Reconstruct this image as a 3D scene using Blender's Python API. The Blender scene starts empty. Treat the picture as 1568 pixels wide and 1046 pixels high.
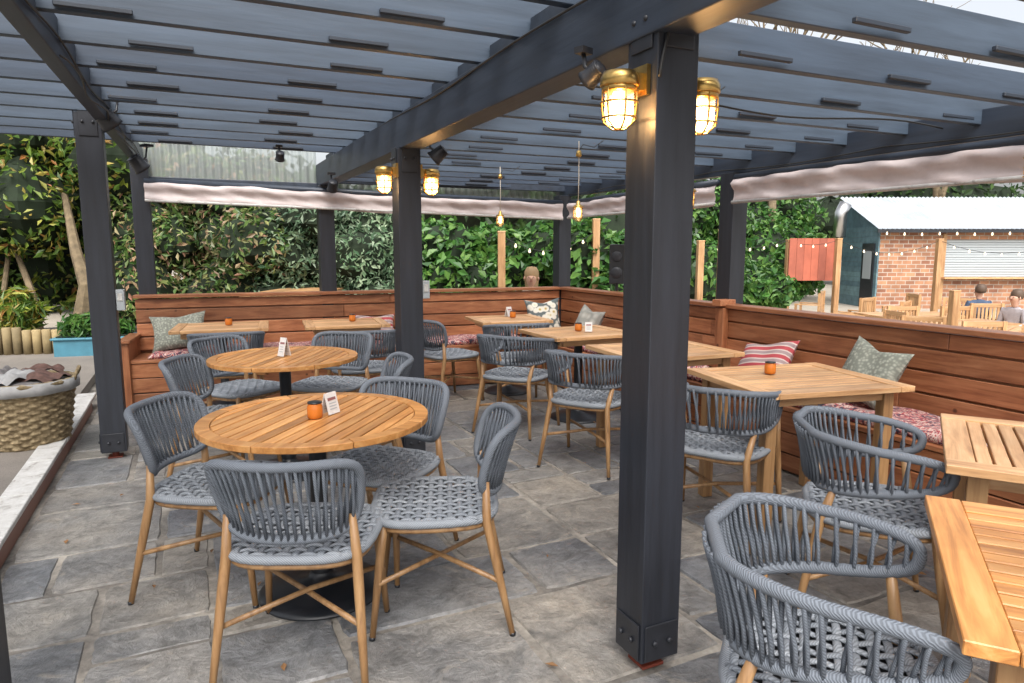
import bpy, math, random
import numpy as np
from mathutils import Vector, Matrix
random.seed(7); rng=np.random.default_rng(7)
R=math.radians
scene=bpy.context.scene
# ------------------------------------------------------------------ builder
class MB:
    def __init__(s): s.v=[];s.f=[];s.m=[];s.sm=[];s.mats=[]
    def mi(s,mat):
        if mat not in s.mats: s.mats.append(mat)
        return s.mats.index(mat)
    def add(s,vs,fs,mat,smooth=False,M=None):
        o=len(s.v); k=s.mi(mat)
        if M is not None: vs=[tuple(M@Vector(p)) for p in vs]
        s.v+= [tuple(p) for p in vs]
        for f in fs:
            s.f.append([i+o for i in f]); s.m.append(k); s.sm.append(smooth)
    def box(s,c,d,mat,rz=0,M=None,ch=0):
        x,y,z=[a/2 for a in d]
        vs=[(-x,-y,-z),(x,-y,-z),(x,y,-z),(-x,y,-z),(-x,-y,z),(x,-y,z),(x,y,z),(-x,y,z)]
        fs=[(0,3,2,1),(4,5,6,7),(0,1,5,4),(1,2,6,5),(2,3,7,6),(3,0,4,7)]
        T=Matrix.Translation(c)@Matrix.Rotation(rz,4,'Z')
        if M is not None: T=M@T
        s.add(vs,fs,mat,False,T)
    def beam(s,a,b,w,h,mat):
        a=Vector(a);b=Vector(b);d=b-a;L=d.length
        q=d.to_track_quat('X','Z').to_matrix().to_4x4()
        T=Matrix.Translation((a+b)/2)@q
        s.box((0,0,0),(L,w,h),mat,M=T)
    def tube(s,pts,r,mat,seg=8,closed=False,flat=1.0,M=None,up=None):
        P=[Vector(p) for p in pts];n=len(P)
        rr=r if isinstance(r,(list,tuple)) else [r]*n
        vs=[];u=None
        for i in range(n):
            if closed: t=(P[(i+1)%n]-P[i-1])
            else: t=P[min(i+1,n-1)]-P[max(i-1,0)]
            if t.length<1e-9: t=Vector((0,0,1))
            t.normalize()
            if up is not None: u=Vector(up)-t*t.dot(Vector(up))
            elif u is None:
                u=t.orthogonal()
            else: u=u-t*t.dot(u)
            if u.length<1e-6: u=t.orthogonal()
            u.normalize(); w=t.cross(u)
            for k in range(seg):
                an=2*math.pi*k/seg
                vs.append(P[i]+u*(math.cos(an)*rr[i]*flat)+w*(math.sin(an)*rr[i]))
        fs=[]
        for i in range(n if closed else n-1):
            j=(i+1)%n
            for k in range(seg):
                l=(k+1)%seg
                fs.append((i*seg+k,i*seg+l,j*seg+l,j*seg+k))
        if not closed:
            fs.append(tuple(range(seg))[::-1]); fs.append(tuple((n-1)*seg+k for k in range(seg)))
        s.add(vs,fs,mat,True,M)
    def lathe(s,prof,mat,c=(0,0,0),seg=24,M=None,smooth=True,fn=None):
        vs=[];n=len(prof)
        for i,(r,z) in enumerate(prof):
            for k in range(seg):
                an=2*math.pi*k/seg; q=r if fn is None else fn(r,z,k,i)
                vs.append((c[0]+q*math.cos(an),c[1]+q*math.sin(an),c[2]+z))
        fs=[]
        for i in range(n-1):
            for k in range(seg):
                l=(k+1)%seg
                fs.append((i*seg+k,i*seg+l,(i+1)*seg+l,(i+1)*seg+k))
        if prof[0][0]>1e-4: fs.append(tuple(range(seg))[::-1])
        if prof[-1][0]>1e-4: fs.append(tuple((n-1)*seg+k for k in range(seg)))
        s.add(vs,fs,mat,smooth,M)
    def prism(s,poly,z0,z1,mat,M=None):
        n=len(poly)
        vs=[(x,y,z0) for x,y in poly]+[(x,y,z1) for x,y in poly]
        fs=[tuple(range(n))[::-1],tuple(range(n,2*n))]+[(i,(i+1)%n,n+(i+1)%n,n+i) for i in range(n)]
        s.add(vs,fs,mat,False,M)
    def mesh(s,name):
        me=bpy.data.meshes.new(name); me.from_pydata(s.v,[],s.f); me.update()
        for m in s.mats: me.materials.append(m)
        me.polygons.foreach_set('material_index',s.m); me.polygons.foreach_set('use_smooth',s.sm)
        me.update(); return me
    def obj(s,name,loc=(0,0,0),rz=0,bevel=0,segs=2):
        return place(s.mesh(name),name,loc,rz,bevel,segs)
def place(me,name,loc=(0,0,0),rz=0,bevel=0,segs=2):
    o=bpy.data.objects.new(name,me); o.location=loc; o.rotation_euler=(0,0,rz)
    scene.collection.objects.link(o)
    if bevel:
        b=o.modifiers.new('bevel','BEVEL'); b.width=bevel; b.segments=segs; b.limit_method='ANGLE'; b.angle_limit=R(50)
        b.harden_normals=False
    return o
# ------------------------------------------------------------------ materials
def base(name):
    m=bpy.data.materials.new(name); m.use_nodes=True; nt=m.node_tree
    return m,nt,nt.nodes['Principled BSDF']
def ramp(nt,src,stops):
    r=nt.nodes.new('ShaderNodeValToRGB'); e=r.color_ramp.elements
    e[0].position=stops[0][0]; e[0].color=(*stops[0][1],1)
    e[1].position=stops[-1][0]; e[1].color=(*stops[-1][1],1)
    for p,c in stops[1:-1]:
        q=e.new(p); q.color=(*c,1)
    nt.links.new(src,r.inputs[0]); return r.outputs[0]
def coords(nt,scale=(1,1,1),kind='Object',rot=(0,0,0)):
    t=nt.nodes.new('ShaderNodeTexCoord'); mp=nt.nodes.new('ShaderNodeMapping')
    mp.inputs['Scale'].default_value=scale; mp.inputs['Rotation'].default_value=rot
    nt.links.new(t.outputs[kind],mp.inputs[0]); return mp.outputs[0]
def noise(nt,co,scale,detail=4,rough=.55,dist=0):
    n=nt.nodes.new('ShaderNodeTexNoise'); nt.links.new(co,n.inputs['Vector'])
    n.inputs['Scale'].default_value=scale;n.inputs['Detail'].default_value=detail;n.inputs['Roughness'].default_value=rough
    n.inputs['Distortion'].default_value=dist
    return n.outputs['Fac']
def mix(nt,fac,a,b,mode='MIX'):
    n=nt.nodes.new('ShaderNodeMix'); n.data_type='RGBA'; n.blend_type=mode
    if isinstance(fac,(int,float)): n.inputs[0].default_value=fac
    else: nt.links.new(fac,n.inputs[0])
    for i,s in ((6,a),(7,b)):
        if isinstance(s,tuple): n.inputs[i].default_value=(*s,1)
        else: nt.links.new(s,n.inputs[i])
    return n.outputs[2]
def bump(nt,p,h,st,dist=.01):
    b=nt.nodes.new('ShaderNodeBump'); b.inputs['Strength'].default_value=st; b.inputs['Distance'].default_value=dist
    nt.links.new(h,b.inputs['Height']); nt.links.new(b.outputs[0],p.inputs['Normal'])
def island(nt):
    g=nt.nodes.new('ShaderNodeNewGeometry'); return g.outputs['Random Per Island']
def wood(name,dark,mid,light,axis=0,rough=.5,var=.35,grain=1.0,knots=False,bs=.25):
    m,nt,p=base(name)
    sc=[9,9,9]; sc[axis]=.7
    co=coords(nt,tuple(sc))
    isl=island(nt)
    ad=nt.nodes.new('ShaderNodeVectorMath'); ad.operation='ADD'
    cb=nt.nodes.new('ShaderNodeCombineXYZ'); mu=nt.nodes.new('ShaderNodeMath'); mu.operation='MULTIPLY'; mu.inputs[1].default_value=37
    nt.links.new(isl,mu.inputs[0])
    for i in range(3): nt.links.new(mu.outputs[0],cb.inputs[i])
    nt.links.new(co,ad.inputs[0]); nt.links.new(cb.outputs[0],ad.inputs[1]); co=ad.outputs[0]
    f=noise(nt,co,3.2*grain,5,.62,.6)
    col=ramp(nt,f,[(.28,dark),(.5,mid),(.72,light)])
    v=ramp(nt,isl,[(0,(1-var,)*3),(1,(1.0+var*.4,)*3)])
    col=mix(nt,1.0,col,v,'MULTIPLY')
    bl=noise(nt,coords(nt),2.3,4,.6); col=mix(nt,1.0,col,ramp(nt,bl,[(.3,(.78,.76,.74)),(.6,(1.06,1.06,1.06))]),'MULTIPLY')
    if knots:
        co2=coords(nt,(2.2,2.2,2.2)); vo=nt.nodes.new('ShaderNodeTexVoronoi'); vo.inputs['Scale'].default_value=2.4
        nt.links.new(co2,vo.inputs['Vector'])
        k=ramp(nt,vo.outputs['Distance'],[(.0,(1,1,1)),(.05,(.8,.8,.8)),(.09,(0,0,0))])
        col=mix(nt,k,col,tuple(c*.3 for c in dark))
    nt.links.new(col,p.inputs['Base Color'])
    p.inputs['Roughness'].default_value=rough
    bump(nt,p,f,bs,.004)
    return m
def paint(name,c,rough=.5,var=.25,scale=6,bs=.1,metal=0,axis=None,isl=False,spec=None):
    m,nt,p=base(name)
    sc=[1,1,1]
    if axis is not None: sc=[6,6,6]; sc[axis]=.5
    co=coords(nt,tuple(sc)); f=noise(nt,co,scale,5,.6)
    col=ramp(nt,f,[(.25,tuple(x*(1-var) for x in c)),(.75,tuple(min(1,x*(1+var)) for x in c))])
    if isl:
        v=ramp(nt,island(nt),[(0,(.72,.74,.78)),(1,(1.25,1.22,1.15))]); col=mix(nt,1.0,col,v,'MULTIPLY')
    nt.links.new(col,p.inputs['Base Color']); p.inputs['Roughness'].default_value=rough; p.inputs['Metallic'].default_value=metal
    if spec is not None: p.inputs['Specular IOR Level'].default_value=spec
    if bs: bump(nt,p,f,bs,.004)
    return m
def flat(name,c,rough=.5,metal=0):
    m,nt,p=base(name); p.inputs['Base Color'].default_value=(*c,1);p.inputs['Roughness'].default_value=rough;p.inputs['Metallic'].default_value=metal;return m
def emit(name,c,st):
    m,nt,p=base(name); p.inputs['Emission Color'].default_value=(*c,1); p.inputs['Emission Strength'].default_value=st; p.inputs['Base Color'].default_value=(*c,1); return m
M_post=paint('post_paint',(.019,.022,.030),.45,.4,3,.5,axis=2)
M_raft=paint('rafter_paint',(.044,.064,.096),.5,.35,3,.4,axis=0,isl=True)
M_beam=paint('beam_paint',(.029,.039,.058),.45,.35,3,.45,axis=1,isl=True)
M_cleat=paint('cleat_paint',(.022,.030,.044),.5,.3,3,.2,axis=0)
M_teak=[wood('teak_%d'%i,(.34,.135,.036),(.59,.27,.08),(.73,.40,.15),i,.36,.34) for i in range(3)]
M_pale=[wood('pale_teak_%d'%i,(.35,.18,.078),(.56,.32,.15),(.70,.46,.25),i,.42,.32) for i in range(3)]
M_ced=[wood('cedar_%d'%i,(.19,.060,.025),(.34,.132,.058),(.45,.20,.095),i,.42,.38,1,True) for i in range(3)]
M_oak=wood('oak_leg',(.20,.105,.042),(.35,.195,.085),(.46,.28,.13),2,.4,.2)
M_iron=paint('black_iron',(.012,.014,.018),.35,.3,20,.05)
M_brass=paint('brass',(.55,.36,.12),.3,.3,30,.05,metal=1)
M_steel=flat('steel',(.6,.6,.6),.3,1)
M_dsteel=paint('dark_steel',(.02,.022,.028),.4,.3,15,.1)
M_rust=flat('rust_stub',(.16,.03,.015),.6)
M_plasticg=flat('grey_plastic',(.35,.38,.4),.4)
M_cable=flat('cable',(.02,.02,.02),.5)
M_cord=flat('cord_light',(.5,.45,.38),.6)
m,nt,p=base('white_paint'); co=coords(nt); f=noise(nt,co,9,6,.7,.6); f2=noise(nt,co,40,4)
c=ramp(nt,f,[(.34,(.22,.20,.18)),(.44,(.50,.49,.47)),(.7,(.60,.60,.59))]); nt.links.new(mix(nt,.25,c,ramp(nt,f2,[(.3,(.3,.29,.27)),(.7,(.62,.62,.60))])),p.inputs['Base Color']); p.inputs['Roughness'].default_value=.75; bump(nt,p,f2,.5,.005); M_white=m
def glass(name,c,a,c2=None):
    m,nt,p=base(name); t=nt.nodes.new('ShaderNodeBsdfTransparent'); t.inputs[0].default_value=(*c,1)
    mx=nt.nodes.new('ShaderNodeMixShader'); mx.inputs[0].default_value=a
    p.inputs['Base Color'].default_value=(*(c2 or c),1); p.inputs['Roughness'].default_value=.15
    nt.links.new(t.outputs[0],mx.inputs[1]); nt.links.new(p.outputs[0],mx.inputs[2])
    nt.links.new(mx.outputs[0],nt.nodes['Material Output'].inputs[0]); return m
M_poly=glass('polycarbonate',(.74,.78,.76),.55,(.36,.39,.38))
M_lglass=glass('lamp_glass',(1,.95,.85),.25)
M_bulb=emit('bulb_glow',(1,.66,.30),13)
M_bulbw=emit('bulb_small',(1,.82,.55),1.8)
def rope(name,c,sc=160,bs=.6):
    m,nt,p=base(name); co=coords(nt,(1,1,1))
    w=nt.nodes.new('ShaderNodeTexWave'); w.bands_direction='DIAGONAL'; w.inputs['Scale'].default_value=sc/3; w.inputs['Distortion'].default_value=1.5; w.inputs['Detail'].default_value=1
    nt.links.new(co,w.inputs['Vector'])
    col=ramp(nt,w.outputs['Fac'],[(.1,tuple(x*.7 for x in c)),(.8,tuple(x*1.18 for x in c))])
    col=mix(nt,1.0,col,ramp(nt,island(nt),[(0,(.75,.77,.80)),(1,(1.2,1.2,1.2))]),'MULTIPLY')
    nt.links.new(col,p.inputs['Base Color']); p.inputs['Roughness'].default_value=.75
    bump(nt,p,w.outputs['Fac'],bs,.003); return m
M_rope=rope('rope_grey',(.118,.134,.158),260,.45)
M_weave=rope('rope_seat',(.23,.25,.275),200,.2)
# ------------------------------------------------------------------ world & light
w=bpy.data.worlds.new("World"); scene.world=w; w.use_nodes=True; nt=w.node_tree
bg=nt.nodes['Background']; sk=nt.nodes.new('ShaderNodeTexSky'); sk.sky_type='NISHITA'; sk.sun_disc=False
SE,SR=R(52),R(200)
sk.sun_elevation=SE; sk.sun_rotation=SR; sk.air_density=1.0; sk.dust_density=6.0; sk.ozone_density=.6
hs=nt.nodes.new('ShaderNodeHueSaturation'); hs.inputs['Saturation'].default_value=.28
nt.links.new(sk.outputs[0],hs.inputs['Color']); nt.links.new(hs.outputs[0],bg.inputs[0]); bg.inputs[1].default_value=.32
sd=bpy.data.lights.new('sun','SUN'); sd.energy=1.2; sd.angle=R(25); sd.color=(1,.96,.9)
so=bpy.data.objects.new('sun',sd); scene.collection.objects.link(so)
dv=Vector((math.sin(SR)*math.cos(SE),math.cos(SR)*math.cos(SE),math.sin(SE)))
so.rotation_euler=dv.to_track_quat('Z','Y').to_euler(); so.location=dv*30
# ------------------------------------------------------------------ camera
cd=bpy.data.cameras.new('camera'); cd.sensor_width=36; cd.lens=1045/1568*36; cd.clip_start=.05; cd.clip_end=600
cam=bpy.data.objects.new('camera',cd); scene.collection.objects.link(cam); scene.camera=cam
cam.location=(0,0,1.45); cam.rotation_euler=(R(90-7.8),0,R(-25.2))
scene.view_settings.view_transform='Standard'; scene.view_settings.look='None'; scene.view_settings.exposure=0
def W(u,D,z=0):
    a=R(25.2); r=(u-784)/1045*D
    return (r*math.cos(a)+D*math.sin(a), -r*math.sin(a)+D*math.cos(a), z)
# ------------------------------------------------------------------ ground
m,nt,p=base('gravel'); co=coords(nt)
f1=noise(nt,co,1.2,4); f2=noise(nt,co,60,3)
c=mix(nt,.5,ramp(nt,f1,[(.3,(.30,.26,.20)),(.7,(.42,.37,.30))]),ramp(nt,f2,[(.3,(.2,.17,.14)),(.7,(.5,.45,.38))]))
nt.links.new(c,p.inputs['Base Color']); p.inputs['Roughness'].default_value=.9; bump(nt,p,f2,.5,.01); M_gravel=m
b=MB(); b.add([(-250,-250,-.5),(250,-250,-.5),(250,250,-.5),(-250,250,-.5)],[(0,1,2,3)],M_gravel); b.obj('ground')
m,nt,p=base('mortar'); co=coords(nt); f1=noise(nt,co,2.2,5,.65); f2=noise(nt,co,40,4)
c=mix(nt,.35,ramp(nt,f1,[(.38,(.07,.065,.06)),(.5,(.20,.18,.155)),(.62,(.46,.42,.36))]),ramp(nt,f2,[(.3,(.1,.09,.08)),(.7,(.36,.33,.29))])); nt.links.new(c,p.inputs['Base Color']); p.inputs['Roughness'].default_value=.85; bump(nt,p,f2,.5,.01); M_mortar=m
b=MB(); b.box((-3.9,5,-.2575),(16.2,20,.5),M_mortar); b.obj('patio_base')
def slabmat(name,cols):
    m,nt,p=base(name); co=coords(nt); isl=island(nt)
    colr=ramp(nt,isl,cols)
    f1=noise(nt,co,1.3,5,.6,.5); f2=noise(nt,co,11,6,.68,.4); f3=noise(nt,co,4,6,.72,1.2); f4=noise(nt,co,45,3,.6)
    c=mix(nt,1.0,colr,ramp(nt,f1,[(.3,(.55,.58,.63)),(.5,(.97,.97,.97)),(.7,(1.28,1.21,1.11))]),'MULTIPLY')
    c=mix(nt,1.0,c,ramp(nt,f2,[(.3,(.58,.58,.58)),(.5,(1,1,1)),(.7,(1.30,1.30,1.30))]),'MULTIPLY')
    c=mix(nt,1.0,c,ramp(nt,f4,[(.3,(.82,.82,.82)),(.7,(1.14,1.14,1.14))]),'MULTIPLY')
    st=ramp(nt,f3,[(.58,(0,0,0)),(.66,(.5,.5,.5)),(.75,(.65,.65,.65))]); c=mix(nt,st,c,(.38,.34,.285))
    st2=ramp(nt,f3,[(.27,(.65,.65,.65)),(.40,(0,0,0))]); c=mix(nt,st2,c,(.07,.075,.08))
    nt.links.new(c,p.inputs['Base Color'])
    rr=ramp(nt,f1,[(.3,(.28,)*3),(.7,(.56,)*3)]); nt.links.new(rr,p.inputs['Roughness'])
    ad=nt.nodes.new('ShaderNodeMath'); ad.operation='ADD'; nt.links.new(f2,ad.inputs[0]); nt.links.new(f3,ad.inputs[1])
    bump(nt,p,ad.outputs[0],.75,.024)
    return m
M_slab=slabmat('sandstone',[(0,(.135,.142,.152)),(.2,(.195,.198,.203)),(.4,(.245,.228,.203)),(.6,(.17,.178,.19)),(.8,(.29,.265,.23)),(1,(.21,.207,.20))])
def slabs(name,x0,y0,nx,ny,mod,z,mat,sizes,sd,gap=.009):
    rd=random.Random(sd); occ=np.zeros((nx,ny),bool); b=MB()
    for j in range(ny):
        for i in range(nx):
            if occ[i,j]: continue
            opts=sizes[:]; rd.shuffle(opts)
            for (a,c) in opts+[(1,1)]:
                if i+a<=nx and j+c<=ny and not occ[i:i+a,j:j+c].any():
                    occ[i:i+a,j:j+c]=True
                    X0=x0+i*mod;Y0=y0+j*mod;X1=X0+a*mod;Y1=Y0+c*mod
                    g=gap*rd.uniform(.6,1.6); zz=z+rd.uniform(-.003,.003)
                    cr=[(X0+g+rd.uniform(0,.006),Y0+g),(X1-g,Y0+g+rd.uniform(0,.006)),(X1-g-rd.uniform(0,.006),Y1-g),(X0+g,Y1-g-rd.uniform(0,.006))]
                    outer=[];inner=[];cx=(X0+X1)/2;cy=(Y0+Y1)/2
                    for q in range(4):
                        A=cr[q];B=cr[(q+1)%4];n=7
                        for t in range(n):
                            k=t/n; px=A[0]+(B[0]-A[0])*k; py=A[1]+(B[1]-A[1])*k
                            if t==0:
                                px+=(cx-px)*.03; py+=(cy-py)*.03
                            px+=rd.uniform(-.004,.004);py+=rd.uniform(-.004,.004)
                            outer.append((px,py,zz-.012))
                            dx=cx-px;dy=cy-py;L=math.hypot(dx,dy)
                            inner.append((px+dx/L*.008,py+dy/L*.008,zz))
                    n=len(outer)
                    b.add(outer+inner,[tuple(range(n,2*n))]+[(k,(k+1)%n,n+(k+1)%n,n+k) for k in range(n)],mat)
                    break
    return b.obj(name)
SZ=[(3,2),(2,2),(2,3),(2,1),(1,2),(4,2),(2,4),(3,3),(2,2),(3,2)]
slabs('flagstone_patio',-.84,-1.2,23,44,.213,0,M_slab,SZ,3)
m,nt,p=base('pavement'); co=coords(nt); f1=noise(nt,co,1.5,5,.6,.5); f2=noise(nt,co,120,3)
c=mix(nt,.4,ramp(nt,f1,[(.3,(.12,.105,.09)),(.7,(.25,.22,.19))]),ramp(nt,f2,[(.3,(.12,.11,.10)),(.7,(.30,.27,.24))])); nt.links.new(c,p.inputs['Base Color']); p.inputs['Roughness'].default_value=.85; bump(nt,p,f2,.4,.006); M_pave=m
b=MB(); b.box((-6.5,4.4,.045),(11.0,13.0,.09),M_pave); b.obj('pavement')
m,nt,p=base('kerb_brick'); br=nt.nodes.new('ShaderNodeTexBrick'); nt.links.new(coords(nt,(1,1,1),'Object',(R(90),0,R(90))),br.inputs['Vector'])
br.inputs['Color1'].default_value=(.26,.10,.065,1);br.inputs['Color2'].default_value=(.18,.08,.055,1);br.inputs['Mortar'].default_value=(.3,.27,.24,1)
br.inputs['Scale'].default_value=1;br.inputs['Brick Width'].default_value=.22;br.inputs['Row Height'].default_value=.12;br.inputs['Mortar Size'].default_value=.008
nt.links.new(br.outputs[0],p.inputs['Base Color']); M_kb=m
b=MB(); y=-2
while y<7.0:
    L=random.uniform(.5,.7); b.box((-.925+random.uniform(-.003,.003),y+L/2,.10),(.15,L-.006,.03),M_white); y+=L
b.box((-.92,2.5,.043),(.13,9,.084),M_kb)
b.obj('kerb',bevel=.006)
M_dry=paint('dry_leaf',(.26,.13,.05),.8,.5,8,.2,isl=True)
b=MB(); rl=random.Random(4)
for i in range(46):
    x=rl.uniform(-.8,3.4);y=rl.uniform(1.2,6.6);a=rl.uniform(0,6.3);s=rl.uniform(.012,.026)
    M=Matrix.Translation((x,y,.008))@Matrix.Rotation(a,4,'Z')@Matrix.Rotation(rl.uniform(-.3,.3),4,'X')
    b.add([(-s,0,0),(0,s*.45,.006),(s,0,.002),(0,-s*.45,.005)],[(0,3,2),(0,2,1)],M_dry,False,M)
b.obj('fallen_leaves')
# ------------------------------------------------------------------ pergola
def post(x,y,z1,w=.155,stub=True,z0=.05,plate=True):
    b=MB(); b.box((0,0,(z0+z1)/2),(w,w,z1-z0),M_post)
    if plate:
        for z in (z0+.07,):
            b.box((0,-w/2-.004,z),(w*.86,.006,.13),M_dsteel); b.box((-w/2-.004,0,z),(.006,w*.86,.13),M_dsteel)
            for dx in (-.03,.03):
                b.lathe([(.011,0),(.011,.008),(.006,.012)],M_dsteel,M=Matrix.Translation((dx,-w/2-.007,z))@Matrix.Rotation(R(90),4,'X'),seg=6)
                b.lathe([(.011,0),(.011,.008),(.006,.012)],M_dsteel,M=Matrix.Translation((-w/2-.007,dx,z))@Matrix.Rotation(R(-90),4,'Y'),seg=6)
        b.box((0,-w/2-.004,z1-.07),(w*.7,.006,.16),M_dsteel); b.box((-w/2-.004,0,z1-.07),(.006,w*.7,.16),M_dsteel)
        for dx in (-.03,.03):
            b.lathe([(.010,0),(.010,.008),(.006,.012)],M_dsteel,M=Matrix.Translation((-w/2-.007,dx,z1-.06))@Matrix.Rotation(R(-90),4,'Y'),seg=6)
            b.lathe([(.010,0),(.010,.008),(.006,.012)],M_dsteel,M=Matrix.Translation((dx,-w/2-.007,z1-.06))@Matrix.Rotation(R(90),4,'X'),seg=6)
    if stub: b.lathe([(.022,0),(.022,z0+.01)],M_rust,seg=12); b.box((0,0,.006),(.09,.09,.012),M_rust)
    return b.obj('pergola_post',(x,y,0),bevel=.005)
post(1.385,1.83,2.20); post(1.34,4.50,2.09)
post(1.32,7.38,2.09,stub=False,z0=0,plate=False)
post(-.54,5.38,2.32); post(-.38,7.62,2.30,stub=False,z0=0,plate=False); post(-.66,2.40,2.32)
post(4.04,4.35,2.05,stub=False,z0=0,plate=False); post(3.98,7.08,2.05,stub=False,z0=0,plate=False); post(4.04,1.3,2.05,stub=False,z0=0,plate=False)
def simple_beam(name,a,b_,w,h,mat):
    b=MB(); b.beam(a,b_,w,h,mat); return b.obj(name,bevel=.005)
simple_beam('pergola_beam',(1.385,-1.5,2.20),(1.33,7.5,2.20),.14,.22,M_beam)
simple_beam('pergola_beam',(-.60,-1.5,2.33),(-.38,7.75,2.33),.07,.18,M_beam)
simple_beam('pergola_beam',(4.04,-1.5,2.125),(4.06,7.3,2.125),.08,.17,M_beam)
b=MB()
y=.15; k=0
while y<7.3:
    if y<6.75:
        j1,j2=random.uniform(-.012,.012),random.uniform(-.006,.006)
        b.beam((-4.2,y+.02+j1,2.40+j2),(1.46,y,2.40),.045,.15,M_raft)
        M=Matrix.Translation((1.46,y,2.40))@Matrix.Rotation(R(90),4,'X')
        b.prism([(0,-.074),(.04,-.074),(.14,-.01),(.14,.074),(0,.074)],-.0225,.0225,M_raft,M=M)
        for xx in (-3.0,-1.7,-.15,.75):
            jx=random.uniform(-.12,.12)
            b.box((xx+jx,y-.034,2.345),(.26,.02,.018),M_cleat)
    b.beam((1.445,y+.2,2.20),(4.45,y+.14,2.20+random.uniform(-.005,.005)),.045,.14,M_raft)
    for xx in (2.0,2.9,3.7):
        b.box((xx+random.uniform(-.15,.15),y+.135,2.155),(.26,.02,.018),M_cleat)
    b.box((1.375,y+.215,2.36),(.045,.36,.09),M_cleat)
    y+=.43; k+=1
b.obj('pergola_rafters',bevel=.003,segs=1)
simple_beam('pergola_fascia',(-.42,7.66,2.11),(1.26,7.45,2.09),.04,.06,M_beam)
simple_beam('pergola_fascia',(1.45,7.42,2.16),(4.1,7.1,2.14),.04,.08,M_beam)
def corrug(name,a,bp,z0,z1,mat,per=.076,amp=.016):
    b=MB(); a=Vector(a);bp=Vector(bp);d=bp-a;L=d.length;d.normalize();n=Vector((-d.y,d.x,0)); cnt=int(L/per*6)
    vs=[]
    for i in range(cnt+1):
        t=i/cnt*L; p_=a+d*t+n*math.sin(t/per*2*math.pi)*amp
        vs+=[(p_.x,p_.y,z0),(p_.x,p_.y,z1)]
    b.add(vs,[(2*i,2*i+2,2*i+3,2*i+1) for i in range(cnt)],mat,True); return b.obj(name)
corrug('corrugated_clear_sheet',(-.40,7.74,0),(1.27,7.52,0),2.0,2.66,M_poly)
corrug('corrugated_clear_sheet',(1.45,7.5,0),(4.0,7.2,0),1.92,2.13,M_poly)
m,nt,p=base('blind_canvas'); co=coords(nt); f=noise(nt,co,5,4)
nt.links.new(ramp(nt,f,[(.3,(.44,.37,.36)),(.7,(.58,.51,.50))]),p.inputs['Base Color']); p.inputs['Roughness'].default_value=.6; bump(nt,p,f,.4,.02); M_blind=m
def blind(a,bp,z0,z1,dz=0):
    b=MB(); a=Vector(a);bp=Vector(bp);L=(bp-a).length; d=(bp-a).normalized(); n=Vector((-d.y,d.x,0)); K=120
    rows=[(z1,.0),(z1-.02,.03),(z1-.05,.045),(z1-.075,.035),((z0+z1)/2,.018),(z0+.07,.012),(z0+.045,.02),(z0+.02,.034),(z0,.025)]
    vs=[]
    for i in range(K+1):
        t=i/K*L; sag=.010*math.sin(t*2.1)+.005*math.sin(t*7.3+1)+dz*i/K
        for (z,o) in rows:
            q=a+d*t-n*(o+.007*math.sin(t*9+z*30)+.005*math.sin(t*23+z*75)); vs.append((q.x,q.y,z+sag))
    nr=len(rows); fs=[(i*nr+j,(i+1)*nr+j,(i+1)*nr+j+1,i*nr+j+1) for i in range(K) for j in range(nr-1)]
    b.add(vs,fs,M_blind,True)
    q0=a-n*.03;q1=bp-n*.03
    b.tube([(q0.x,q0.y,z0+.01),(q1.x,q1.y,z0+.01+dz)],.013,M_white,8)
    b.tube([(a.x,a.y,z1),(bp.x,bp.y,z1+dz)],.03,M_beam,8)
    return b.obj('roller_blind')
blind((-.34,7.50,0),(3.92,6.98,0),1.89,2.08,-.12); blind((3.98,6.9,0),(3.96,4.45,0),1.78,1.96,.02); blind((3.96,4.25,0),(3.96,-.5,0),1.80,2.0)
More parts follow.
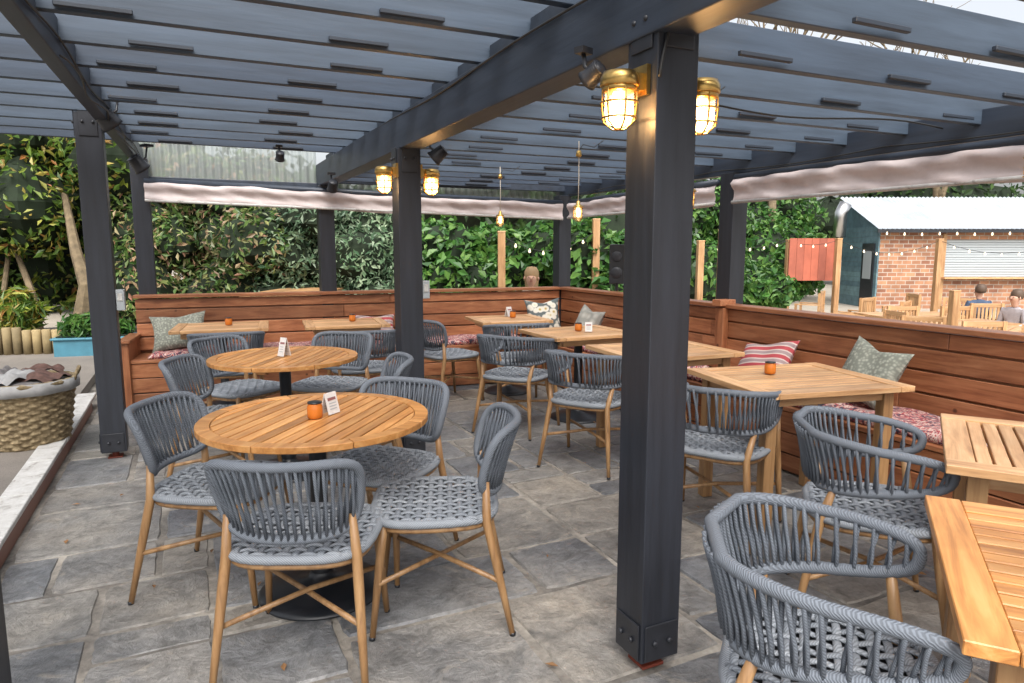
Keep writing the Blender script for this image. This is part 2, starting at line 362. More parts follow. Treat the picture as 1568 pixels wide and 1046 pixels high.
# ------------------------------------------------------------------ bench
m,nt,p=base('floral'); co=coords(nt,(1,1,1))
f=noise(nt,co,13,3,.5,2.5)
c=ramp(nt,f,[(.34,(.035,.03,.05)),(.42,(.10,.08,.11)),(.45,(.34,.04,.05)),(.50,(.40,.07,.07)),(.52,(.62,.52,.45)),(.57,(.60,.45,.40)),(.60,(.30,.06,.07)),(.66,(.10,.09,.12))]); nt.links.new(c,p.inputs['Base Color']); p.inputs['Roughness'].default_value=.85; M_floral=m
def bench():
    b=MB()
    ang=math.atan2(7.0-7.5,3.95+.50)
    def run(M,L,ribs,g):
        hs=[(.46,.13),(.595,.13),(.73,.13),(.865,.10)]
        g2=M_ced[2]
        for z,h in hs:
            x=0
            while x<L:
                l=min(random.uniform(1.9,2.6),L-x); b.box((x+l/2,-.012,z+h/2),(l-.003,.025,h-.009),g,M=M); x+=l
        b.box((L/2,.04,.48),(L,.06,.95),g,M=M)
        b.box((L/2,.015,.985),(L+.02,.15,.032),g,M=M)
        for i in range(4): b.box((L/2,-.07-.125*i,.42),(L,.12,.03),g,M=M)
        b.box((L/2,-.485,.335),(L,.025,.13),g,M=M)
        b.box((L/2,-.485,.197),(L,.025,.13),g,M=M)
        b.box((L/2,-.485,.067),(L,.025,.11),g,M=M)
        b.box((L/2,-.46,.21),(L,.02,.40),M_iron,M=M)
        for r in ribs: b.box((r,-.055,.70),(.09,.06,.54),g2,M=M); b.box((r,-.04,1.013),(.1,.16,.05),g,M=M)
    Mr=Matrix.Translation((-.49,7.5,0))@Matrix.Rotation(ang,4,'Z')
    run(Mr,4.42,[],M_ced[0])
    M2=Matrix.Translation((3.94,6.98,0))@Matrix.Rotation(R(-90),4,'Z')
    run(M2,8.2,[2.72],M_ced[1])
    b.box((-.02,-.26,.30),(.07,.56,.60),M_ced[2],M=Mr); b.box((-.02,-.27,.615),(.11,.60,.03),M_ced[1],M=Mr)
    b.obj('corner_bench',bevel=.004,segs=1)
    def pad(M,x0,x1):
        q=MB(); n=max(2,int((x1-x0)/.05)); vs=[];prof=[(-.46,.437),(-.475,.455),(-.465,.482),(-.40,.494),(-.25,.497),(-.08,.494),(-.035,.48),(-.03,.437)]
        for i in range(n+1):
            t=x0+(x1-x0)*i/n; e=min(i,n-i); kz=1 if e>0 else .3
            for (yy,zz) in prof: vs.append((t,yy,.437+(zz-.437)*kz*(1+.10*math.sin(t*16))))
        k=len(prof); fs=[(i*k+j,(i+1)*k+j,(i+1)*k+j+1,i*k+j+1) for i in range(n) for j in range(k-1)]
        q.add(vs,fs,M_floral,True,M); q.obj('floral_seat_cushion')
    pad(Mr,.15,2.05); pad(Mr,2.1,3.85); pad(M2,.55,2.6); pad(M2,2.75,5.15); pad(M2,5.2,7.6)
bench()
def fabric(name,kind):
    m,nt,p=base(name); co=coords(nt,(1,1,1)); p.inputs['Roughness'].default_value=.9
    f=noise(nt,co,150,2)
    if kind=='stripe':
        wv=nt.nodes.new('ShaderNodeTexWave'); wv.inputs['Scale'].default_value=4.2; wv.inputs['Distortion'].default_value=.3; wv.bands_direction='Z'; nt.links.new(co,wv.inputs['Vector'])
        c=ramp(nt,wv.outputs['Fac'],[(.30,(.38,.06,.07)),(.42,(.52,.38,.35)),(.62,(.58,.52,.46)),(.8,(.30,.22,.22))]); nt.links.new(c,p.inputs['Base Color']); bump(nt,p,f,.3,.004)
    else:
        ck=nt.nodes.new('ShaderNodeTexVoronoi'); ck.inputs['Scale'].default_value=52 if kind=='knit' else 15
        mp=coords(nt,(1,.2,1),'Object',(0,R(45),0)); nt.links.new(mp,ck.inputs['Vector'])
        if kind=='knit':
            c=ramp(nt,ck.outputs['Distance'],[(.1,(.36,.37,.31)),(.6,(.17,.18,.15))]); bump(nt,p,ck.outputs['Distance'],-1.0,.008)
        elif kind=='grey':
            c=ramp(nt,ck.outputs['Distance'],[(.1,(.40,.38,.33)),(.6,(.24,.235,.21))]); bump(nt,p,f,.5,.004)
        else:
            c=ramp(nt,ck.outputs['Distance'],[(.12,(.38,.28,.08)),(.3,(.62,.58,.48)),(.5,(.62,.58,.5)),(.62,(.1,.12,.12))]); bump(nt,p,f,.3,.004)
        nt.links.new(c,p.inputs['Base Color'])
    return m
F_knit=fabric('knit','knit');F_grey=fabric('grey_weave','grey');F_flo=fabric('yellow_pattern','flo');F_str=fabric('red_stripe','stripe')
def pillow(mat,x,y,z,ang,s=.42,lean=25,roll=0,th=.075,name='throw_pillow',w=None):
    b=MB(); n=20; vs=[]; w=w or s
    for side in (1,-1):
        for j in range(n+1):
            for i in range(n+1):
                a=i/n*2-1;c=j/n*2-1
                pin=1-.13*(1-a*a)*abs(c)**3; pin2=1-.13*(1-c*c)*abs(a)**3
                h=th*((1-abs(a)**2.6)*(1-abs(c)**2.6))**.45
                h+=.010*math.sin(5*a+3*c+x)*(1-abs(a))*(1-abs(c))-.012*math.exp(-((a-.2)**2+(c-.6)**2)*9)*(1-abs(c))*3
                vs.append((a*w/2*pin2,side*h,c*s/2*pin-(.03*math.exp(-a*a*6) if c>.6 else 0)*(c-.6)/.4))
    k=n+1;o=k*k;fs=[]
    for j in range(n):
        for i in range(n):
            q=(j*k+i,j*k+i+1,(j+1)*k+i+1,(j+1)*k+i); fs.append(q); fs.append(tuple(o+t for t in q[::-1]))
    b.add(vs,fs,mat,True)
    ob=b.obj(name); ob.matrix_world=Matrix.Translation((x,y,z+s/2))@Matrix.Rotation(ang,4,'Z')@Matrix.Rotation(R(lean),4,'X')@Matrix.Rotation(R(roll),4,'Y')
    return ob
pillow(F_knit,3.72,2.78,.49,R(-90),.40,-24,10)
pillow(F_str,3.72,3.62,.47,R(-90),.34,-38,-12,w=.46)
pillow(F_grey,3.72,6.05,.49,R(-80),.36,-22,10)
pillow(F_flo,3.58,6.78,.49,R(-20),.40,-18,-4)
pillow(F_knit,-.12,7.22,.47,R(-7),.38,-30,-6,w=.5)
pillow(F_str,1.75,7.10,.47,R(-7),.30,-30,0,w=.42)
# ------------------------------------------------------------------ chairs
def chair_mesh(kind):
    b=MB(); z0=.45
    ax,ay=.245,.235
    def outline(phi,k=1):
        c=math.cos(phi);s=math.sin(phi);e=2/3.6
        x=ax*k*math.copysign(abs(c)**e,c); y=ay*k*math.copysign(abs(s)**e,s)
        return x*(1-.06*(y/ay<0)*abs(y/ay)),y
    ring=[(*outline(2*math.pi*i/64),z0-.003) for i in range(64)]
    b.tube(ring,[.016+.0012*(i%2) for i in range(64)],M_weave,8,True)
    ring=[(*outline(2*math.pi*i/40,.97),z0-.028) for i in range(40)]
    b.tube(ring,.012,M_oak,6,True)
    n=12
    for d in (0,1):
        A,B=(ax,ay) if d==0 else (ay,ax)
        for i in range(n):
            t=-1+2*(i+.5)/n; off=t*A; hl=B*(1-abs(t)**3.6)**(1/3.6)
            pts=[];K=2*n
            for k in range(K+1):
                s=-1+2*k/K; pos=s*hl
                cell=(pos/B+1)/2*n-.5
                z=z0+.008+.0055*math.cos(math.pi*(cell+i+d))-.010*(1-s*s)*(1-t*t)
                pts.append((off,pos,z) if d==0 else (pos,off,z))
            b.tube(pts,.0118,M_weave,6,False,flat=.45,up=(0,0,1))
    vs=[(*outline(2*math.pi*i/40,.96),z0-.018) for i in range(40)]
    b.add(vs,[tuple(range(40))],M_iron)  # added dark sheet under the weave, its colour stands in for shade in the holes
    if kind=='side':
        thm=R(62)
        def P(s,t):
            th=s*thm; wid=.212+.040*t
            x=wid*math.sin(th)/math.sin(thm); dep=.10*(math.cos(th)-math.cos(thm))/(1-math.cos(thm))
            y=-.155-dep-.075*t; z=.525+.262*t+.012*t*s*s
            return (x,y,z)
        nr=22; sup=4.5
    else:
        thm=R(118)
        def P(s,t):
            th=s*thm; sn=math.sin(th);cs=math.cos(th)
            x=(.262+.022*t)*math.copysign(abs(sn)**.72,sn); y=-.01-(.235+.045*t)*math.copysign(abs(cs)**.85,cs)
            if abs(s)>.75: y+=(abs(s)-.75)*.32
            z=.57+.02*abs(s)**3+(.205-.07*abs(s)**2.2)*t
            return (x,y,z)
        nr=42; sup=5.5
    def loop(phi):
        c=math.cos(phi);s_=math.sin(phi)
        s=math.copysign(abs(c)**(2/sup),c); t=(math.copysign(abs(s_)**(2/3.),s_)+1)/2
        return P(s,t)
    K=160; ph=[2*math.pi*i/K for i in range(K)]
    pts=[loop(a) for a in ph]
    V=[Vector(q) for q in pts]+[Vector(pts[0])]; cum=[0]
    for i in range(len(V)-1): cum.append(cum[-1]+(V[i+1]-V[i]).length)
    out=[];J=300 if kind!='side' else 200
    for i in range(J):
        L=cum[-1]*i/J; k=max(j for j in range(len(cum)-1) if cum[j]<=L); u=(L-cum[k])/max(1e-6,cum[k+1]-cum[k]); out.append(V[k].lerp(V[k+1],u))
    b.tube(out,[.0160+.0011*(i%2) for i in range(J)],M_rope,10,True)
    jr=random.Random(5)
    for i in range(nr):
        s=-.965+1.93*i/(nr-1)
        tt=(1-abs(s)**sup)**(1/3.)
        a=Vector(P(s,(1-tt)/2));c=Vector(P(s,(1+tt)/2)); mid=Vector(P(s,.5))
        if (c-a).length<.03: continue
        nrm=Vector((mid.x,mid.y+.0,0)).normalized() if kind!='side' else Vector((0,-1,0))
        for sg in (1,-1):
            o=nrm*.010*sg; tg=Vector((-nrm.y,nrm.x,0))*(.0045*sg+jr.uniform(-.0018,.0018))
            b.tube([a+o+tg,a.lerp(c,.33)+o*.5+tg,a.lerp(c,.66)+o*.5-tg*.3,c+o-tg],.0056+jr.uniform(-.0005,.0005),M_rope,6)
    def leg(top,foot,hi=None):
        top=Vector(top);foot=Vector(foot)
        pts=[Vector(hi),top] if hi is not None else [top]
        pts+= [top.lerp(foot,.25),top.lerp(foot,.5),foot]
        rad=[.013,.0175,.0175,.0155,.011] if hi is not None else [.0175,.0175,.0155,.011]
        b.tube(pts,rad,M_oak,10)
        b.tube([foot+Vector((0,0,.012)),foot-Vector((0,0,.001))],.0118,M_iron,10)
    if kind=='side':
        for sx in (1,-1):
            h=P(sx*.86,.12); leg((sx*.215,-.195,.44),(sx*.25,-.29,0.001),(h[0]*1.03,h[1]-.006,h[2]+.03))
            leg((sx*.205,.185,.45),(sx*.235,.235,0.001))
        fr=[(.23,.21),(-.23,.21),(-.235,-.235),(.235,-.235)]
    else:
        for sx in (1,-1):
            h=P(sx*.45,.02); leg((sx*.20,-.20,.44),(sx*.25,-.28,0.001),(h[0],h[1],h[2]))
            h=P(sx*.93,.15); leg((sx*.25,.17,.44),(sx*.27,.235,0.001),(h[0],h[1],h[2]))
        fr=[(.245,.205),(-.245,.205),(-.228,-.235),(.228,-.235)]
    zc=.215
    b.tube([(fr[0][0],fr[0][1],zc),(0,0,zc+.012),(fr[2][0],fr[2][1],zc)],.010,M_oak,8)
    b.tube([(fr[1][0],fr[1][1],zc),(0,0,zc-.004),(fr[3][0],fr[3][1],zc)],.010,M_oak,8)
    return b.mesh('rope_chair_'+kind)
ME_s=chair_mesh('side'); ME_a=chair_mesh('arm')
for nm,me,x,y,a in [('s',ME_s,.33,2.42,66),('s',ME_s,.08,3.12,-30),('s',ME_s,.84,2.51,160),('s',ME_s,.75,3.05,222),
    ('s',ME_s,.16,4.36,-24),('s',ME_s,.30,5.20,-52),('s',ME_s,.90,5.1,232),('s',ME_s,.86,4.02,172),
    ('a',ME_a,.25,6.08,85),('a',ME_a,1.28,5.72,85),('s',ME_s,2.2,6.1,15),('a',ME_a,2.33,4.86,38),('a',ME_a,2.7,5.65,80),
    ('a',ME_a,2.41,3.87,35),('a',ME_a,2.44,2.66,30),('a',ME_a,2.37,1.72,-45),('a',ME_a,1.335,1.045,-48)]:
    place(me,'rope_armchair' if nm=='a' else 'rope_dining_chair',(x,y,0),R(a-90))
# ------------------------------------------------------------------ tables
def round_table(x,y,rot,r=.465):
    b=MB(); z=.735+.012; ri=r-.055
    S=8
    for k in range(S):
        a0=2*math.pi*k/S+.004;a1=2*math.pi*(k+1)/S-.004; q=8
        out=[(r*math.cos(a0+(a1-a0)*i/q),r*math.sin(a0+(a1-a0)*i/q)) for i in range(q+1)]
        inn=[(ri*math.cos(a1-(a1-a0)*i/q),ri*math.sin(a1-(a1-a0)*i/q)) for i in range(q+1)]
        b.prism(out+inn,z-.010,z+.015,M_teak[0] if k%4 in(0,3) else M_teak[1])
    ww=.052; g=.008; k=-8
    while k*ww<ri:
        x0=k*ww+g/2;x1=(k+1)*ww-g/2; k+=1
        x0=max(x0,-ri+.004);x1=min(x1,ri-.004)
        if x1-x0<.008: continue
        top=[];bot=[]
        for i in range(5):
            xx=x0+(x1-x0)*i/4; yy=math.sqrt(max(0,(ri-.003)**2-xx*xx)); top.append((xx,yy));bot.append((xx,-yy))
        b.prism(bot+top[::-1],z-.010,z+.013,M_teak[1])
    b.box((0,0,z-.03),(r*1.6,.06,.03),M_teak[0]); b.box((0,0,z-.031),(.06,r*1.5,.028),M_teak[1])
    b.box((0,0,z-.05),(.3,.3,.008),M_iron)
    b.lathe([(.26,0),(.262,.008),(.25,.02),(.20,.035),(.12,.05),(.06,.065),(.045,.09),(.052,.11),(.042,.13),(.038,.16),(.048,.18),(.036,.20),(.036,.69),(.06,.695)],M_iron,seg=48)
    b.obj('round_slatted_table',(x,y,0.001),rot,bevel=.002,segs=1)
round_table(.44,2.84,R(-38),.46); round_table(.52,4.54,R(-30),.46)
def rect_table(x,y,rot,sx=.8,sy=.8,slat='x',legs=True,pale=True):
    T=M_pale if pale else M_teak
    b=MB(); z=.735; fw=.085
    if slat=='x':
        b.box((-sx/2+fw/2,0,z),(fw,sy,.03),T[1]); b.box((sx/2-fw/2,0,z),(fw,sy,.03),T[1])
        for s in (1,-1): b.box((0,s*(sy/2-fw/2),z-.001),(sx-2*fw-.004,fw,.028),T[0])
        n=round((sy-2*fw)/.052); w_=(sy-2*fw)/n
        for i in range(n): b.box((0,-sy/2+fw+(i+.5)*w_,z-.002),(sx-2*fw-.004,w_-.009,.024),T[0])
    else:
        b.box((0,-sy/2+fw/2,z),(sx,fw,.03),T[0]); b.box((0,sy/2-fw/2,z),(sx,fw,.03),T[0])
        for s in (1,-1): b.box((s*(sx/2-fw/2),0,z-.001),(fw,sy-2*fw-.004,.028),T[1])
        n=round((sx-2*fw)/.052); w_=(sx-2*fw)/n
        for i in range(n): b.box((-sx/2+fw+(i+.5)*w_,0,z-.002),(w_-.009,sy-2*fw-.004,.024),T[1])
    for s in (1,-1):
        b.box((0,s*(sy/2-.09),z-.045),(sx-.2,.022,.05),T[0]); b.box((s*(sx/2-.09),0,z-.045),(.022,sy-.2,.05),T[1])
    b.box((0,0,z-.028),(.08,sy-.2,.02),T[1])
    if legs:
        for s in (1,-1):
            for t in (1,-1): b.box((s*(sx/2-.095),t*(sy/2-.095),.361),(.06,.06,.72),M_oak)
    else:
        b.lathe([(.24,0),(.242,.008),(.2,.03),(.06,.055),(.036,.09),(.036,.70),(.12,.705)],M_iron,seg=40)
    return b.obj('square_slatted_table',(x,y,0),rot,bevel=.0025,segs=1)
rect_table(.24,6.72,R(-6),.8,.66,'x',False); rect_table(1.32,6.55,R(-6),.76,.66,'x',False)
rect_table(2.88,6.22,R(-6),.72,.66,'x',False); rect_table(2.97,4.98,R(0),.8,.7,'x',False)
rect_table(2.98,3.85,R(-4),.84,.72,'x',True); rect_table(2.97,2.68,R(-11),.88,.76,'x',True)
rect_table(2.76,1.24,R(34),.82,.80,'x',True); rect_table(1.80,.62,R(38),.82,.82,'y',True,pale=False)
M_amber=glass('amber_glass',(.75,.22,.03),.75); M_wax=flat('jar_dark',(.10,.03,.02),.4); M_card=flat('card',(.66,.64,.62),.6); M_ink=flat('ink',(.25,.1,.1),.6)
def jar(x,y,z=.75):
    b=MB(); b.lathe([(.024,0),(.030,.004),(.031,.02),(.031,.048),(.027,.057),(.028,.064)],M_amber,seg=20); b.lathe([(.027,.003),(.028,.02),(.026,.036)],M_wax,seg=16)
    b.lathe([(.029,.062),(.029,.068),(.01,.070)],M_iron,seg=20); b.obj('amber_jar',(x,y,z))
def card(x,y,rz,h=.13,w=.085,z=.751):
    b=MB()
    for s in (1,-1):
        M=Matrix.Rotation(s*R(14),4,'X')
        b.box((0,0,-h/2),(w,.003,h),M_card,M=Matrix.Translation((0,0,h))@M)
        b.box((0,-.0025,-h*.3),(w*.7,.001,.012),M_ink,M=Matrix.Translation((0,0,h))@M)
        for q in range(3): b.box((0,-.0025,-h*(.5+.13*q)),(w*.6,.001,.004),M_plasticg,M=Matrix.Translation((0,0,h))@M)
    b.obj('menu_card',(x,y,z),rz)
jar(.43,2.80,.763); card(.50,2.85,R(40),.09,.07,.763); card(.52,4.53,R(-60),.12,.06,.763); jar(2.92,2.80); jar(.30,6.75); jar(1.4,6.6); jar(2.95,6.25); card(2.95,6.35,R(20),.1,.07)
jar(2.98,5.0); card(3.02,4.9,R(-30),.08,.06)
b=MB(); b.box((0,0,.07),(.11,.09,.14),M_steel); b.box((0,-.047,.07),(.075,.004,.11),M_dsteel); b.box((0,0,.143),(.112,.092,.006),M_dsteel); b.obj('napkin_dispenser',(2.76,3.52,.75),R(20),bevel=.004)
# ------------------------------------------------------------------ lamps
def bulkhead(x,y,z,side,power=5):
    e=bpy.data.objects.new('bulkhead_lamp',None); e.location=(x,y,z); scene.collection.objects.link(e)
    b=MB()
    b.lathe([(.02,.075),(.05,.07),(.058,.055),(.060,.03),(.054,.025)],M_brass,seg=24)
    b.lathe([(.052,.03),(.055,.02),(.050,.012)],M_brass,seg=24)
    b.box((-side*.05,0,.045),(.06,.05,.05),M_brass); b.box((-side*.078,0,.05),(.014,.08,.09),M_brass)
    for k in range(6):
        a=2*math.pi*k/6+.3; c,s=math.cos(a),math.sin(a)
        b.tube([(.052*c,.052*s,.03),(.054*c,.054*s,-.03),(.048*c,.048*s,-.075),(.02*c,.02*s,-.098),(0,0,-.10)],.0030,M_brass,6)
    for zz,rr in ((-.02,.056),(-.065,.052)):
        b.tube([(rr*math.cos(t*math.pi/12),rr*math.sin(t*math.pi/12),zz) for t in range(24)],.0030,M_brass,6,True)
    b.lathe([(.044,.03),(.045,-.05),(.036,-.08),(.015,-.09)],M_lglass,seg=24)
    b.lathe([(.012,.03),(.022,.005),(.024,-.015),(.016,-.036),(.004,-.042)],M_bulb,seg=16)
    o=b.obj('lamp_body'); o.parent=e
    l=bpy.data.lights.new('bulb_light','POINT'); l.energy=power; l.color=(1,.58,.24); l.shadow_soft_size=.012
    lo=bpy.data.objects.new('bulb_light',l); lo.parent=e; lo.location=(0,0,-.062); scene.collection.objects.link(lo)
bulkhead(1.222,1.825,1.91,-1,7); bulkhead(1.548,1.835,1.92,1,7); bulkhead(1.177,4.45,1.90,-1,4); bulkhead(1.503,4.47,1.90,1,4)
def pendant(x,y,z,top=2.13):
    e=bpy.data.objects.new('pendant_lantern',None); e.location=(x,y,z); scene.collection.objects.link(e)
    b=MB(); h=top-z
    b.tube([(0,0,.06),(.004,.002,h*.5),(0,0,h)],.003,M_cord,6)
    b.tube([(0,0,h-.06),(.03,0,h-.02),(.12,.01,h-.03),(.2,.02,h+.02)],.003,M_cable,6)
    b.lathe([(.006,.075),(.012,.07),(.016,.05),(.034,.038),(.036,.03),(.028,.028)],M_brass,seg=20)
    b.lathe([(.012,h-.10),(.02,h-.09),(.014,h-.06)],M_brass,seg=14)
    for k in range(5):
        a=2*math.pi*k/5; c,s=math.cos(a),math.sin(a)
        b.tube([(.031*c,.031*s,.03),(.030*c,.030*s,-.03),(.015*c,.015*s,-.06)],.0022,M_brass,5)
    for zz in (-.005,-.04): b.tube([(.031*math.cos(t*math.pi/8),.031*math.sin(t*math.pi/8),zz) for t in range(16)],.0022,M_brass,5,True)
    b.lathe([(.024,.03),(.026,-.03),(.01,-.055)],M_lglass,seg=16); b.lathe([(.010,.03),(.016,0),(.012,-.025),(.003,-.03)],M_bulb,seg=12)
    o=b.obj('lantern_body'); o.parent=e
pendant(1.97,2.40,1.66); pendant(2.31,3.90,1.68); pendant(2.43,5.40,1.69); pendant(3.03,1.62,1.77)
def spot(x,y,z,rz,tilt=40,s=1.0):
    b=MB(); T=Matrix.Rotation(R(tilt),4,'X')
    b.lathe([(.02*s,.05*s),(.035*s,.04*s),(.045*s,-.03*s),(.05*s,-.045*s),(.043*s,-.045*s),(.038*s,-.03*s),(.001,-.028*s)],M_dsteel,seg=18,M=T)
    b.lathe([(.036*s,-.030*s),(.001,-.031*s)],M_steel,seg=18,M=T)
    for k in range(5): b.lathe([(.03*s,.045*s-.012*k*s),(.044*s,.043*s-.012*k*s),(.03*s,.041*s-.012*k*s)],M_dsteel,seg=18,M=T)
    b.tube([(0,0,0),(0,.05*s,.04*s),(0,.06*s,.10*s)],.008,M_dsteel,8); b.box((0,.06*s,.11*s),(.07*s,.05*s,.02),M_dsteel)
    b.obj('spotlight',(x,y,z),rz)
spot(-.42,5.1,2.26,R(-60),40,1.4); spot(-.34,6.7,2.16,R(-60),40,1.4); spot(1.50,4.3,2.05,R(60),50,1.1); spot(1.25,2.02,2.02,R(20),60,.75); spot(1.2,6.3,2.0,R(0)); spot(.75,6.2,2.22,R(0),40,.8); spot(2.2,2.9,2.03,R(30),50,.8)
def cable(pts,r=.005,mat=M_cable,name='cable'):
    b=MB(); b.tube(pts,r,mat,6); b.obj(name)
def bx(y_): return -.60+(y_+1.5)/9.25*.22+.045
cable([(bx(y_),y_,2.30+.02*math.sin(y_*4)) for y_ in np.arange(.5,7.5,.12)])
cable([(bx(y_)+.01+.015*math.sin(y_*7),y_,2.255-.03*abs(math.sin(y_*2.6))) for y_ in np.arange(3.5,7.5,.1)])
cable([(1.28,y_,2.29+.01*math.sin(y_*3)) for y_ in np.arange(1.5,7.3,.15)])
cable([(3.99,y_,2.08-.025*abs(math.sin(y_*2.1))) for y_ in np.arange(0,7.0,.12)])
cable([(x_,2.6+.02*math.sin(x_*5),2.12-.02*math.sin(x_*3)) for x_ in np.arange(1.45,4,.12)])
cable([(1.47,1.86,z_) for z_ in np.arange(1.96,2.25,.05)],.007)
cable([(1.34+.03*math.sin(z_*9),1.745,z_) for z_ in np.arange(1.96,2.12,.02)],.005)
b=MB(); b.box((0,0,0),(.05,.10,.14),M_plasticg); b.box((-.0,-.052,.02),(.03,.006,.05),M_white); b.obj('junction_box',(-.435,5.36,1.10),bevel=.006)
b=MB(); b.box((0,0,0),(.05,.09,.12),M_plasticg); b.box((0,-.047,.01),(.03,.006,.05),M_white); b.obj('junction_box',(1.445,4.48,1.17),bevel=.006)
b=MB(); b.box((0,0,0),(.16,.14,.42),M_iron); b.lathe([(.05,0),(.06,.005),(.02,.01)],M_dsteel,M=Matrix.Translation((0,-.071,.08))@Matrix.Rotation(R(90),4,'X')); b.lathe([(.06,0),(.065,.005),(.02,.012)],M_dsteel,M=Matrix.Translation((0,-.071,-.09))@Matrix.Rotation(R(90),4,'X')); b.box((.05,.12,0),(.04,.2,.04),M_iron); b.box((0,0,-.5),(.03,.03,.7),M_iron); b.box((0,0,-1.0),(.03,.03,.5),M_iron); b.obj('outdoor_speaker',(4.17,6.2,1.28),R(-40),bevel=.02)
# ------------------------------------------------------------------ wicker basket
m,nt,p=base('wicker'); co=coords(nt); f=noise(nt,co,35,4); nt.links.new(ramp(nt,f,[(.3,(.10,.07,.035)),(.5,(.22,.165,.09)),(.7,(.34,.27,.16))]),p.inputs['Base Color']); p.inputs['Roughness'].default_value=.8; bump(nt,p,f,.5,.006); M_wick=m
M_bl1=paint('blanket_grey',(.14,.13,.13),.95,.5,30,.5); M_bl2=paint('blanket_brown',(.10,.055,.045),.95,.5,25,.5); M_lin=paint('liner_cloth',(.32,.32,.32),.9,.2,12,.4)
b=MB(); SEG=168; prof=[]
for i in range(73):
    t=i/72; prof.append((.235+.065*t**.8,t*.44))
def wk(r,z,k,i):
    row=i//4; ph=(i%4)/4
    return r+.012*math.sin(k*2*math.pi/12+row*math.pi)*math.sin(ph*math.pi)+.006*math.sin(ph*math.pi)
b.lathe(prof,M_wick,seg=SEG,fn=wk)
b.tube([(.305*math.cos(t*math.pi/24),.305*math.sin(t*math.pi/24),.445) for t in range(48)],[.016+.004*(t%2) for t in range(48)],M_wick,8,True)
for sx in (1,-1): b.tube([(sx*.30,-.07,.43),(sx*.33,-.05,.50),(sx*.335,0,.52),(sx*.33,.05,.50),(sx*.30,.07,.43)],.012,M_wick,8)
b.lathe([(.29,.44),(.322,.462),(.326,.42),(.322,.38)],M_lin,seg=48,fn=lambda r,z,k,i:r+.008*math.sin(k*1.3))
b.lathe([(.30,.42),(.2,.455),(.001,.46)],M_bl1,seg=24,fn=lambda r,z,k,i:r*(1+.04*math.sin(k*2.2)))
def sheet(cx,cy,z,w,d,rz,mat,seed):
    rr=random.Random(seed); n=14; vs=[]; a1,a2,a3=[rr.uniform(0,6) for _ in range(3)]
    for j in range(n+1):
        for i in range(n+1):
            a=i/n*2-1;c_=j/n*2-1
            zz=z+.03*(1-a*a*.9)*(1-c_*c_*.9)+.013*math.sin(6*a+a1+2*c_)+.010*math.sin(7*c_+a2)-.04*max(0,abs(a)-.75)*4*.4
            vs.append((a*w/2,c_*d/2,zz))
    k=n+1
    b.add(vs,[(j*k+i,j*k+i+1,(j+1)*k+i+1,(j+1)*k+i) for j in range(n) for i in range(n)],mat,True,Matrix.Translation((cx,cy,0))@Matrix.Rotation(rz,4,'Z'))
for i,(cx,cy,z,w_,d_,rz) in enumerate([(-.08,.05,.46,.36,.26,.3),(.08,-.03,.475,.34,.24,-.5),(-.04,-.08,.49,.30,.18,1.0),(.10,.08,.50,.26,.18,.1),(-.10,.02,.505,.22,.16,-.9)]):
    sheet(cx,cy,z,w_,d_,rz,(M_bl1,M_bl2,M_lin,M_bl2,M_bl1)[i],i)
b.obj('wicker_basket',(-1.09,5.68,.09))
# ------------------------------------------------------------------ foliage
def leafmat(name,cols,tr=.3):
    m,nt,p=base(name); isl=island(nt); co=coords(nt); f=noise(nt,co,1.6,2)
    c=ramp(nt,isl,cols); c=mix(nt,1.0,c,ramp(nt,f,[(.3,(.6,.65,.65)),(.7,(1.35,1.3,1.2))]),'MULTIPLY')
    nt.links.new(c,p.inputs['Base Color']); p.inputs['Roughness'].default_value=.42
    t=nt.nodes.new('ShaderNodeBsdfTranslucent'); nt.links.new(c,t.inputs[0]); mx=nt.nodes.new('ShaderNodeMixShader'); mx.inputs[0].default_value=tr
    nt.links.new(p.outputs[0],mx.inputs[1]); nt.links.new(t.outputs[0],mx.inputs[2]); nt.links.new(mx.outputs[0],nt.nodes['Material Output'].inputs[0]); return m
L_photinia=leafmat('leaf_photinia',[(0,(.05,.11,.018)),(.45,(.12,.21,.03)),(.72,(.27,.32,.05)),(.9,(.38,.30,.07)),(1,(.36,.13,.05))])
L_red=leafmat('leaf_red',[(0,(.05,.12,.03)),(.45,(.13,.22,.055)),(.68,(.27,.29,.11)),(.85,(.38,.27,.17)),(1,(.38,.19,.13))])
L_green=leafmat('leaf_green',[(0,(.025,.09,.02)),(.5,(.07,.19,.037)),(1,(.16,.29,.065))])
L_silver=leafmat('leaf_silver',[(0,(.07,.15,.08)),(.5,(.17,.27,.16)),(1,(.31,.39,.27))])
L_dark=leafmat('leaf_dark',[(0,(.02,.05,.014)),(1,(.07,.14,.035))])
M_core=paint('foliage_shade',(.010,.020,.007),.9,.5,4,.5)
M_bark=paint('bark',(.16,.12,.07),.9,.5,12,.8)
